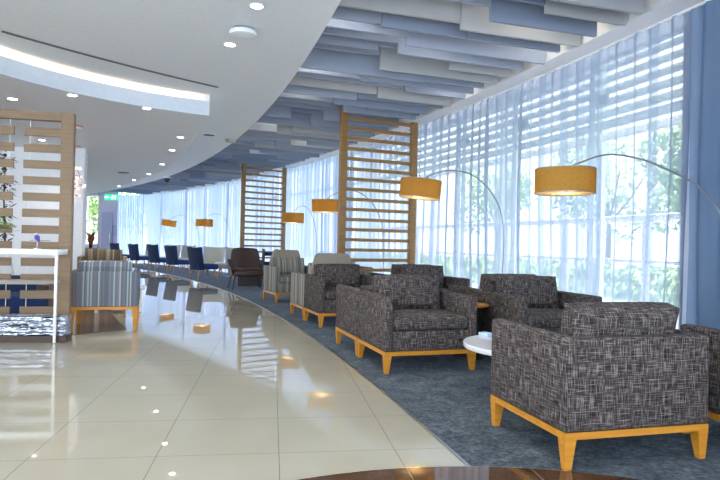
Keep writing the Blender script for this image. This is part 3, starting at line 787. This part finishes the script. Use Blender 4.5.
arc_lamp('largest, nearest mustard drum-shade arc lamp, reaching from behind the right-hand armchair', (1.643, 4.75, 1.613), (2.66, 4.2),
         [(2.66, 4.2, .03), (2.66, 4.2, .55), (2.655, 4.205, 1.05), (2.60, 4.25, 1.34), (2.50, 4.36, 1.55), (2.325, 4.47, 1.686), (2.159, 4.57, 1.78), (1.945, 4.65, 1.822), (1.74, 4.72, 1.76)], r=.236, h=.2, watts=11)
arc_lamp('mustard drum-shade arc lamp overlapping the right post of the large wooden screen', (.725, 7.2, 1.763), (1.755, 7.3),
         [(1.755, 7.3, .03), (1.76, 7.3, .5), (1.77, 7.28, .942), (1.765, 7.27, 1.29), (1.70, 7.26, 1.58), (1.548, 7.25, 1.811), (1.336, 7.25, 1.967), (1.089, 7.25, 2.004), (.917, 7.25, 1.969), (.80, 7.22, 1.91)], tilt=.09, watts=11)
arc_lamp('mustard drum-shade arc lamp just left of the large wooden screen', (-.634, 10.6, 1.747), (.42, 10.42), watts=9)
arc_lamp('mustard drum-shade arc lamp beside the right post of the second wooden screen', (-1.534, 13.4, 1.637), (-1.0, 13.55), watts=9)
arc_lamp('far mustard arc lamp above the row of blue chairs, level shade', (-4.76, 18., 1.62), (-3.85, 17.6), watts=9, r=.26)
arc_lamp('farthest mustard arc lamp, its shade tilted, above the blue chairs', (-6.818, 21., 1.683), (-5.75, 21.1), tilt=.16, watts=9)

# ------------------------------------------------------------------ wooden screens
def bar_screen(label, pa, pb, ztop, nbar, z_first, pitch, bar_h=.052, post=.115):
    pa, pb = Vector(pa), Vector(pb); L = (pb - pa).length; ang = math.atan2((pb - pa).y, (pb - pa).x)
    t = thing('slatted_screen', label, 'screen', (pa.x, pa.y, CZ), ang, 'tall wooden bar screens')
    for x in (post / 2, L - post / 2):
        bm = bm_new(); add_box(bm, (x, 0, ztop / 2), (post, .075, ztop), bev=.004); p = obj('post', bm, 'ash', t)
        bm = bm_new(); add_box(bm, (x, 0, ztop - .012), (post + .06, .12, .02)); obj('top_plate', bm, 'dark_steel', p)
    for k in range(nbar):
        bm = bm_new(); add_box(bm, (L / 2, 0, z_first - k * pitch), (L - 2 * post + .01, .045, bar_h), bev=.003); obj('bar', bm, 'ash', t, False)
    return t
bar_screen('large wooden bar screen standing behind the dark armchairs', (-.345, 9.2), (.905, 9.775), 3.21, 16, 3.05, .1595)
bar_screen('second, smaller-looking wooden bar screen behind the brown leather chair', (-3.08, 15.17), (-2.04, 15.96), 3.12, 17, 2.98, .155, .046, .1)
# left slatted screen
pa, pb = Vector((-4.62, 6.075)), Vector((-3.128, 6.40)); L = (pb - pa).length
t = thing('slatted_screen', 'pale wide-slatted wooden screen behind the white console table', 'screen', (pa.x, pa.y, .0045), math.atan2((pb - pa).y, (pb - pa).x))
for x in (.065, L - .06):
    bm = bm_new(); add_box(bm, (x, 0, 1.205), (.125, .09, 2.41), bev=.004); obj('post', bm, 'ash_pale', t, False)
bm = bm_new(); add_box(bm, (L / 2, 0, 2.365), (L - .25, .088, .09), bev=.003); obj('top_rail', bm, 'ash_pale', t, False)
gap0, gap1 = L - .592, L - .495
z = 2.195
while z > .05:
    bm = bm_new(); add_box(bm, ((.12 + gap0) / 2, 0, z), (gap0 - .12, .03, .088), bev=.002); obj('slat', bm, 'ash_pale', t, False)
    bm = bm_new(); add_box(bm, ((gap1 + L - .115) / 2, 0, z), (L - .115 - gap1, .03, .088), bev=.002); obj('slat', bm, 'ash_pale', t, False)
    z -= .1745
for x in (gap0 - .05, gap1 + .05):
    bm = bm_new(); add_box(bm, (x, .021, 1.19), (.006, .006, 2.35)); obj('tie_rod', bm, 'white', t, False)

# ------------------------------------------------------------------ console table group on the left
ca = .10; TX, TY = -3.06, 6.08
t = thing('console_table', 'white bar-height console table in front of the left slatted screen', 'table', (TX, TY, .0045), ca)
bm = bm_new(); add_box(bm, (-.55, 0, .915), (1.1, .26, .06), bev=.006); obj('tabletop', bm, 'white_gloss', t)
for x in (-.018, -1.08):
    for y_ in ((-.11,) if x > -.5 else (-.11, .11)):
        bm = bm_new(); add_box(bm, (x, y_, .4425), (.026, .026, .885), bev=.003); obj('leg', bm, 'white_gloss', t)
bm = bm_new(); pr = [(-1.06, -.09), (-.8, -.115), (-.45, -.105), (-.18, -.06), (-.05, .04), (-.05, .09), (-1.06, .09)]
add_prism(bm, pr, .585, .625); obj('shelf', bm, 'taupe', t)
bm = bm_new(); add_box(bm, (-.49, .005, .165), (1.13, .15, .21), bev=.02, seg=3); obj('plinth', bm, 'chrome', t)['label'] = 'shiny chrome plinth'
bm = bm_new(); add_box(bm, (-.49, .005, .03), (1.13, .16, .06)); obj('plinth_base', bm, 'leather', t)
bm = bm_new()
for z in (.1, .155, .215, .262): add_tube(bm, [(-1.05, -.074, z), (.07, -.074, z)], .007, 6)
obj('plinth_trim', bm, 'dark_steel', t)
def on_table(u, v=0.): return (TX + math.cos(ca) * u - math.sin(ca) * v, TY + math.sin(ca) * u + math.cos(ca) * v, .0045 + .945)
# vase of leaves
vp = on_table(-.66, -.05)
t = thing('leaf_vase', 'vase of bright green leaves at the picture edge on the white console table', 'plant', vp)
bm = bm_new(); add_lathe(bm, [(0, 0), (.035, 0), (.045, .03), (.04, .1), (.03, .14), (.034, .15), (.028, .15), (0, .02)], n=24); obj('vase', bm, 'glass', t)
bm = bm_new(); rr = random.Random(3)
for k in range(60):
    az, el = rr.uniform(0, 6.28), rr.uniform(.4, 1.5); l0 = rr.uniform(.08, .21)
    c = Vector((math.cos(az) * math.cos(el) * l0, math.sin(az) * math.cos(el) * l0, .14 + math.sin(el) * l0 * .9))
    dv = Vector((math.cos(az), math.sin(az), rr.uniform(-.4, .6))).normalized(); sd = dv.cross(Vector((0, 0, 1))).normalized()
    ln, wd = rr.uniform(.08, .13), rr.uniform(.026, .042)
    q = [bm.verts.new(c - dv * ln * .5), bm.verts.new(c + sd * wd + Vector((0, 0, .006))), bm.verts.new(c + dv * ln * .5), bm.verts.new(c - sd * wd + Vector((0, 0, .006)))]
    bm.faces.new(q)
obj('foliage', bm, 'leaf', t)
bm = bm_new()
for k in range(7):
    az = k * .9; add_tube(bm, [(0, 0, .03), (math.cos(az) * .03, math.sin(az) * .03, .18), (math.cos(az) * .07, math.sin(az) * .07, .30)], .003, 5)
obj('stem', bm, 'leaf', t)
op = on_table(-.255)
t = thing('flower_ornament', 'small violet and white flower ornament on a slim stand on the console table', 'ornament', op)
bm = bm_new(); add_lathe(bm, [(0, 0), (.035, 0), (.035, .006), (.006, .012), (.004, .02), (.004, .09), (0, .09)], n=20); obj('stand', bm, 'steel', t)
bm = bm_new(); add_lathe(bm, [(0, 0), (.012, .004), (.02, .03), (.026, .055), (.02, .07), (0, .078)], (.02, 0, .07), 12, Matrix.Rotation(-.45, 3, 'Y')); obj('flower', bm, 'purple', t)
bm = bm_new(); add_lathe(bm, [(0, 0), (.02, .004), (.018, .02), (0, .026)], (-.014, 0, .138), 12, Matrix.Rotation(-.4, 3, 'Y')); obj('petal', bm, 'white', t)
bm = bm_new(); add_tube(bm, [(-.07, 0, .083), (-.02, 0, .09), (.06, 0, .085), (.13, 0, .09)], .003, 6); obj('twig', bm, 'dark_steel', t)
# blue sofa glimpsed behind the screen
t = thing('sofa', 'low navy blue sofa glimpsed between the lower slats behind the console table', 'sofa', (-4.5, 7.4, .004), .3)
bm = bm_new(); add_box(bm, (0, 0, .22), (1.2, .7, .26), bev=.03, seg=3); obj('seat', bm, 'blue', t)
bm = bm_new(); add_box(bm, (0, .3, .36), (1.2, .16, .4), bev=.04, seg=3); obj('backrest', bm, 'navy', t)
for sx in (-1, 1):
    bm = bm_new(); add_box(bm, (sx * .54, 0, .29), (.14, .68, .38), bev=.03, seg=3); obj('arm', bm, 'leather', t)
    for sy in (-1, 1):
        bm = bm_new(); add_tube(bm, [(sx * .52, sy * .27, 0), (sx * .50, sy * .26, .1)], .02, 8); obj('leg', bm, 'oak', t)
# white chair behind the screen
t = thing('shell_chair', 'white curved shell chair glimpsed through the gap of the left slatted screen', 'chair', (-4.9, 8.4, .004), 2.6)
bm = bm_new(); R = []
for j in range(9):
    v = j / 8
    if v < .5: y_, z_ = -.22 + v * .8, .45 - .03 * math.sin(v * 2 * PI)
    else: y_, z_ = .18 + (v - .5) * .22, .45 + (v - .5) * .9
    R.append([bm.verts.new(((i / 8 * 2 - 1) * .23, y_ - (.0 if v < .5 else .05 * (i / 4 - 1) ** 2), z_ + .03 * (i / 4 - 1) ** 2)) for i in range(9)])
for A, B in zip(R, R[1:]):
    for i in range(8): bm.faces.new((A[i], A[i + 1], B[i + 1], B[i]))
o = obj('shell', bm, 'white_gloss', t); md = o.modifiers.new('thick', 'SOLIDIFY'); md.thickness = .012
for sx in (-1, 1):
    for sy in (-1, 1):
        bm = bm_new(); add_tube(bm, [(sx * .22, sy * .22, 0), (sx * .12, sy * .12, .44)], .011, 8, .014); obj('leg', bm, 'white_gloss', t)
# low white table between the striped chairs
t = thing('low_table', 'low white table seen under the blue-grey striped armchair', 'table', (-3.55, 8.75, .004), .36)
bm = bm_new(); add_box(bm, (0, 0, .35), (.7, .5, .035), bev=.005); obj('tabletop', bm, 'white_gloss', t)
for sx in (-1, 1):
    for sy in (-1, 1):
        bm = bm_new(); add_box(bm, (sx * .3, sy * .2, .167), (.04, .04, .333)); obj('leg', bm, 'white_gloss', t, False)

# chandeliers of small glass globes on the left
def chandelier(loc, ztop, n, spread, label, seed):
    t = thing('chandelier', label, 'chandelier', loc, 0, 'blossom-like globe chandeliers'); rr = random.Random(seed)
    H = ztop - loc[2]
    bm = bm_new(); add_lathe(bm, [(0, H), (.12, H), (.12, H - .02), (0, H - .025)], n=24); obj('ceiling_plate', bm, 'copper', t)
    bm = bm_new(); add_tube(bm, [(0, 0, H - .02), (0, 0, .32)], .006, 6); obj('stem', bm, 'copper', t)
    for k in range(3):
        bm = bm_new(); rad = (.18, .14, .09)[k] * spread; z = (0., .13, .26)[k]
        add_tube(bm, [(rad * math.cos(a), rad * math.sin(a), z) for a in [2 * PI * i / 24 for i in range(25)]], .006, 6)
        for q in range(3):
            a = 2 * PI * q / 3 + k; add_tube(bm, [(0, 0, .33), (rad * math.cos(a), rad * math.sin(a), z)], .003, 5)
        obj('hoop', bm, 'copper', t)
    for k in range(n):
        a = 2.399 * k; ring = k % 3; rad = (.18, .14, .09)[ring] * spread; z = (0., .13, .26)[ring]
        bm = bm_new(); rr_ = rr.uniform(.016, .03)
        bmesh.ops.create_icosphere(bm, subdivisions=2, radius=rr_, matrix=Matrix.Translation((rad * math.cos(a), rad * math.sin(a), z - .004)))
        obj('globe', bm, 'sparkle', t)
chandelier((-4.40, 9.0, 1.88), 2.78, 26, .95, 'nearer pink globe chandelier showing right of the left slatted screen', 5)
chandelier((-5.36, 11.55 - .6, 1.86), 2.78, 18, .7, 'farther pink globe chandelier at the edge of the white wall', 6)
# dark hanging foliage behind the left slats
t = thing('potted_tree', 'tall dark-leaved plant glimpsed between the slats at the picture edge', 'plant', (-5.75, 9.5, .004))
bm = bm_new(); add_lathe(bm, [(0, 0), (.16, 0), (.2, .36), (.18, .36), (.17, .33), (0, .33)], n=24); obj('pot', bm, 'terracotta', t)
bm = bm_new(); add_tube(bm, [(0, 0, .3), (.03, 0, 1.), (-.02, .02, 1.7), (0, 0, 2.3)], .022, 8, .008); obj('trunk', bm, 'bark', t)
bm = bm_new(); rr = random.Random(9)
for k in range(140):
    z = rr.uniform(1.0, 2.45); az = rr.uniform(0, 6.28); r0 = rr.uniform(.03, .2)
    c = Vector((math.cos(az) * r0, math.sin(az) * r0, z)); dv = Vector((math.cos(az), math.sin(az), rr.uniform(-.8, .5))).normalized(); sd = dv.cross(Vector((0, 0, 1))).normalized()
    ln, wd = rr.uniform(.12, .2), rr.uniform(.02, .035)
    bm.faces.new([bm.verts.new(c - dv * ln * .5), bm.verts.new(c + sd * wd), bm.verts.new(c + dv * ln * .5), bm.verts.new(c - sd * wd)])
obj('foliage', bm, 'leaf_dark', t)
# rust-leaved plant by the far column
t = thing('rust_plant', 'rust-brown strap-leaved plant standing beside the white wall, before the far window', 'plant', (-5.93, 13., 0.))
PL = .26
bm = bm_new(); add_lathe(bm, [(0, 0), (.13, 0), (.16, .6 + PL), (.14, .6 + PL), (.13, .56 + PL), (0, .56 + PL)], n=24); obj('planter', bm, 'terracotta', t)
bm = bm_new(); rr = random.Random(4)
for k in range(34):
    az = rr.uniform(0, 6.28); sp = rr.uniform(.05, .2); top = rr.uniform(.35, .62)
    P = [Vector((math.cos(az) * sp * u * u * 1.0, math.sin(az) * sp * u * u, .55 + PL + top * (u - .28 * u * u * u))) for u in (0, .35, .7, 1.)]
    sd = Vector((-math.sin(az), math.cos(az), 0)); prev = None
    for i, p in enumerate(P):
        wv = (.03, .034, .026, .004)[i]; cur = (bm.verts.new(p - sd * wv), bm.verts.new(p + sd * wv))
        if prev: bm.faces.new((prev[0], prev[1], cur[1], cur[0]))
        prev = cur
obj('foliage', bm, 'rust', t)
# exit sign
t = thing('exit_sign', 'green emergency exit sign glowing above the far mauve wall', 'sign', (-11.34, 26.77, 2.96), 0)
bm = bm_new(); add_box(bm, (0, 0, 0), (.6, .05, .24), bev=.01); obj('sign_box', bm, 'green_sign', t)
bm = bm_new()
add_box(bm, (.17, -.028, .0), (.09, .006, .15))                                   # doorway
add_box(bm, (-.17, -.028, 0), (.16, .006, .03)); add_box(bm, (-.225, -.028, .022), (.08, .006, .025), Matrix.Rotation(-.75, 3, 'Y')); add_box(bm, (-.225, -.028, -.022), (.08, .006, .025), Matrix.Rotation(.75, 3, 'Y'))
add_box(bm, (.04, -.028, .01), (.03, .006, .09), Matrix.Rotation(.3, 3, 'Y')); add_box(bm, (.02, -.028, -.06), (.025, .006, .08), Matrix.Rotation(-.6, 3, 'Y')); add_box(bm, (.07, -.028, -.05), (.025, .006, .08), Matrix.Rotation(.7, 3, 'Y'))
bmesh.ops.create_icosphere(bm, subdivisions=2, radius=.018, matrix=Matrix.Translation((.06, -.028, .08)))
obj('pictogram', bm, 'sign_white', t, False)

# ------------------------------------------------------------------ outside
bm = bm_new(); add_prism(bm, ribbon(CUR, .36, CUR, 4.2, -6, 33, 60), -.12, -.02); struct('ground_terrace', bm, 'paving')
bm = bm_new(); add_prism(bm, ribbon(CUR, 4.15, CUR, 46, -9, 41, 60), -.16, -.03); struct('ground_lawn', bm, 'grass')
# sunshade louvres
bm = bm_new()
for k in range(9):
    z = 2.36 + k * .135
    pts = [radial(4.2 + (12.5 - 4.2) * i / 24, .75) for i in range(25)]
    for (x, y_), (x2, y2) in zip(pts, pts[1:]):
        v = Vector((x - CUR[0], y_ - CUR[1])).normalized(); v2 = Vector((x2 - CUR[0], y2 - CUR[1])).normalized()
        A = [(x + v.x * o_, y_ + v.y * o_, z + q) for o_, q in ((0, 0), (.07, .108), (.074, .098), (.004, -.010))]
        B = [(x2 + v2.x * o_, y2 + v2.y * o_, z + q) for o_, q in ((0, 0), (.07, .108), (.074, .098), (.004, -.010))]
        a_ = [bm.verts.new(p) for p in A]; b_ = [bm.verts.new(p) for p in B]
        for i in range(4): bm.faces.new((a_[i], a_[(i + 1) % 4], b_[(i + 1) % 4], b_[i]))
t = thing('sunshade', 'white louvred sunshade outside, across the tops of the nearest windows', 'sunshade', (0, 0, 0))
obj('louvre', bm, 'slat_out', t, False)
for y_ in (4.9, 6.9, 8.9, 10.9):
    x_, yy = radial(y_, .9); bm = bm_new(); add_box(bm, (x_, yy, 1.72), (.06, .06, 3.5), Matrix.Rotation(rad_ang(y_), 3, 'Z')); obj('post', bm, 'frame', t)
for i, y_ in enumerate((5.25, 6.4, 7.8, 9.2)):
    x_, yy = radial(y_, .42)
    t = thing('floodlight', 'small dark floodlight %s' % ('outside, beside the dense blue curtain', 'seen through the sheer above the largest lamp shade', 'seen high through the sheer above the second lamp arc', 'seen through the sheer right of the large wooden screen')[i], 'outdoor light', (x_, yy, 2.72), rad_ang(y_), 'floodlights on the window posts')
    bm = bm_new(); add_box(bm, (0, 0, 0), (.07, .17, .11), bev=.012); obj('lamp_body', bm, 'slot', t)
    bm = bm_new(); add_box(bm, (-.055, 0, 0), (.06, .03, .03)); obj('bracket', bm, 'slot', t)
# terrace railing
t = thing('terrace_railing', 'grey terrace railing outside, crossing behind the sheer curtains', 'railing', (0, 0, -.02))
for z, r_ in ((.95, .028), (1.5, .05)):
    bm = bm_new(); add_tube(bm, [(*radial(3.5 + 11 * i / 30, 1.6), z) for i in range(31)], r_, 8); obj('rail', bm, 'frame', t)
for i in range(8):
    x_, y_ = radial(4.1 + i * 1.4, 1.6); bm = bm_new(); add_box(bm, (x_, y_, .76), (.07, .07, 1.52), Matrix.Rotation(rad_ang(4.1 + i * 1.4), 3, 'Z')); obj('post', bm, 'frame', t)
# patio chair
x_, y_ = radial(5.35, .98)
t = thing('patio_chair', 'wire-backed patio chair outside, showing through the sheer beside the dense blue curtain', 'chair', (x_, y_, -.02), -1.0)
bm = bm_new(); add_box(bm, (0, 0, .45), (.42, .42, .03), bev=.01); obj('seat', bm, 'slot', t)
bm = bm_new(); add_tube(bm, [(-.2, .2, .46), (-.21, .25, .84), (.21, .25, .84), (.2, .2, .46)], .012, 6)
for k in range(7): add_tube(bm, [(-.15 + k * .05, .2, .46), (-.15 + k * .05, .25, .84)], .006, 5)
obj('backrest', bm, 'slot', t)
for sx in (-1, 1):
    for sy in (-1, 1):
        bm = bm_new(); add_tube(bm, [(sx * .21, sy * .2, 0), (sx * .18, sy * .17, .44)], .012, 6); obj('leg', bm, 'slot', t)
# trees and hedge
def tree(x, y, h, r, seed, label):
    t = thing('garden_tree', label, 'tree', (x, y, -.035), 0, 'garden trees beyond the sheer curtains'); rr = random.Random(seed)
    bm = bm_new(); add_tube(bm, [(0, 0, 0), (.05, .02, h * .3), (0, .06, h * .55)], .13, 8, .06)
    for k in range(4):
        a = k * 1.6 + seed; add_tube(bm, [(.03, .03, h * .38), (math.cos(a) * r * .35, math.sin(a) * r * .35, h * .55), (math.cos(a) * r * .6, math.sin(a) * r * .6, h * .72)], .05, 6, .02)
    obj('trunk', bm, 'bark', t)
    bm = bm_new()
    cl = [(rr.uniform(-.6, .6) * r, rr.uniform(-.6, .6) * r, h * rr.uniform(.42, .88), r * rr.uniform(.35, .6)) for _ in range(11)]
    for k in range(1500):
        c0 = rr.choice(cl); d = Vector((rr.gauss(0, 1), rr.gauss(0, 1), rr.gauss(0, 1))).normalized() * c0[3] * rr.uniform(.6, 1.)
        c = Vector(c0[:3]) + d; u = Vector((rr.gauss(0, 1), rr.gauss(0, 1), rr.gauss(0, 1))).normalized(); w_ = u.orthogonal().normalized(); s = rr.uniform(.09, .17)
        bm.faces.new([bm.verts.new(c - u * s), bm.verts.new(c + w_ * s * .55), bm.verts.new(c + u * s), bm.verts.new(c - w_ * s * .55)])
    obj('crown', bm, 'treeleaf', t, False)
for i, (yy, dd, h, r) in enumerate(((6.2, 7.5, 4.4, 1.5), (5.6, 12., 5.2, 1.8), (2.0, 9.5, 5.2, 1.9), (9.0, 12.5, 5., 1.7), (11.2, 8.5, 4.6, 1.5), (13.2, 12.5, 5., 1.7), (16, 13, 5.5, 2.2), (20, 13, 5., 2.))):
    x_, y_ = radial(yy, dd); tree(x_, y_, h, r, 30 + i, 'leafy green garden tree seen blurred through the sheer curtains')
tree(-14.2, 32, 4.2, 1.6, 50, 'leafy tree seen through the narrow far window'); tree(-12.6, 35, 4.6, 1.8, 51, 'second leafy tree farther off through the narrow far window')
bm = bm_new(); add_prism(bm, [(-26, 27.4), (-9.9, 27.4), (-9.9, 48), (-26, 48)], -.16, -.03); struct('ground_yard', bm, 'grass')
bm = bm_new(); rr = random.Random(77)
for k in range(3600):
    u = rr.random(); dd = 6.2 + rr.uniform(-.45, .45); a = rad_ang(3) + (rad_ang(24) - rad_ang(3)) * u
    c = Vector((CUR[0] + (CUR[2] + dd) * math.cos(a), CUR[1] + (CUR[2] + dd) * math.sin(a), rr.uniform(0, .75)))
    q = Vector((rr.gauss(0, 1), rr.gauss(0, 1), rr.gauss(0, 1))).normalized(); w_ = q.orthogonal().normalized(); s = rr.uniform(.08, .14)
    bm.faces.new([bm.verts.new(c - q * s), bm.verts.new(c + w_ * s * .6), bm.verts.new(c + q * s), bm.verts.new(c - w_ * s * .6)])
tag(obj('hedge', bm, 'treeleaf', None, False), 'low leafy hedge bordering the lawn outside the windows', 'hedge', kind='stuff')

# ------------------------------------------------------------------ light, camera, view
wd = bpy.data.worlds.new('sky'); SC.world = wd; wd.use_nodes = True
bg = wd.node_tree.nodes['Background']; bg.inputs[0].default_value = (.82, .91, 1., 1); bg.inputs[1].default_value = 2.4
sun_dir = Vector((-.366, -.175, -.913))
light('sun', 'SUN', (0, 0, 20), 9., (1, .95, .88), .02, rot=sun_dir.to_track_quat('-Z', 'Y').to_euler())

cam = bpy.data.cameras.new('camera'); co = bpy.data.objects.new('camera', cam); COL.objects.link(co)
cam.sensor_width = 36.; cam.lens = 589.4109 / 720 * 36; cam.clip_start = .05; cam.clip_end = 200
pi_, ro_ = .0077, .0224
r0 = Vector((1, 0, 0)); fw = Vector((0, math.cos(pi_), math.sin(pi_))); up = Vector((0, -math.sin(pi_), math.cos(pi_)))
R_ = r0 * math.cos(ro_) + up * math.sin(ro_); U_ = up * math.cos(ro_) - r0 * math.sin(ro_)
mat = Matrix((R_, U_, -fw)).transposed().to_4x4(); mat.translation = (0, 0, 1.0677)
co.matrix_world = mat; SC.camera = co

SC.view_settings.view_transform = 'Standard'; SC.view_settings.look = 'None'
SC.view_settings.exposure = .98; SC.view_settings.gamma = 1.; SC.view_settings.use_curve_mapping = False
cy = SC.cycles
cy.use_denoising = True; cy.max_bounces = 10; cy.diffuse_bounces = 5; cy.glossy_bounces = 5; cy.transmission_bounces = 6; cy.transparent_max_bounces = 24
cy.sample_clamp_indirect = 6.; cy.caustics_reflective = False; cy.caustics_refractive = False
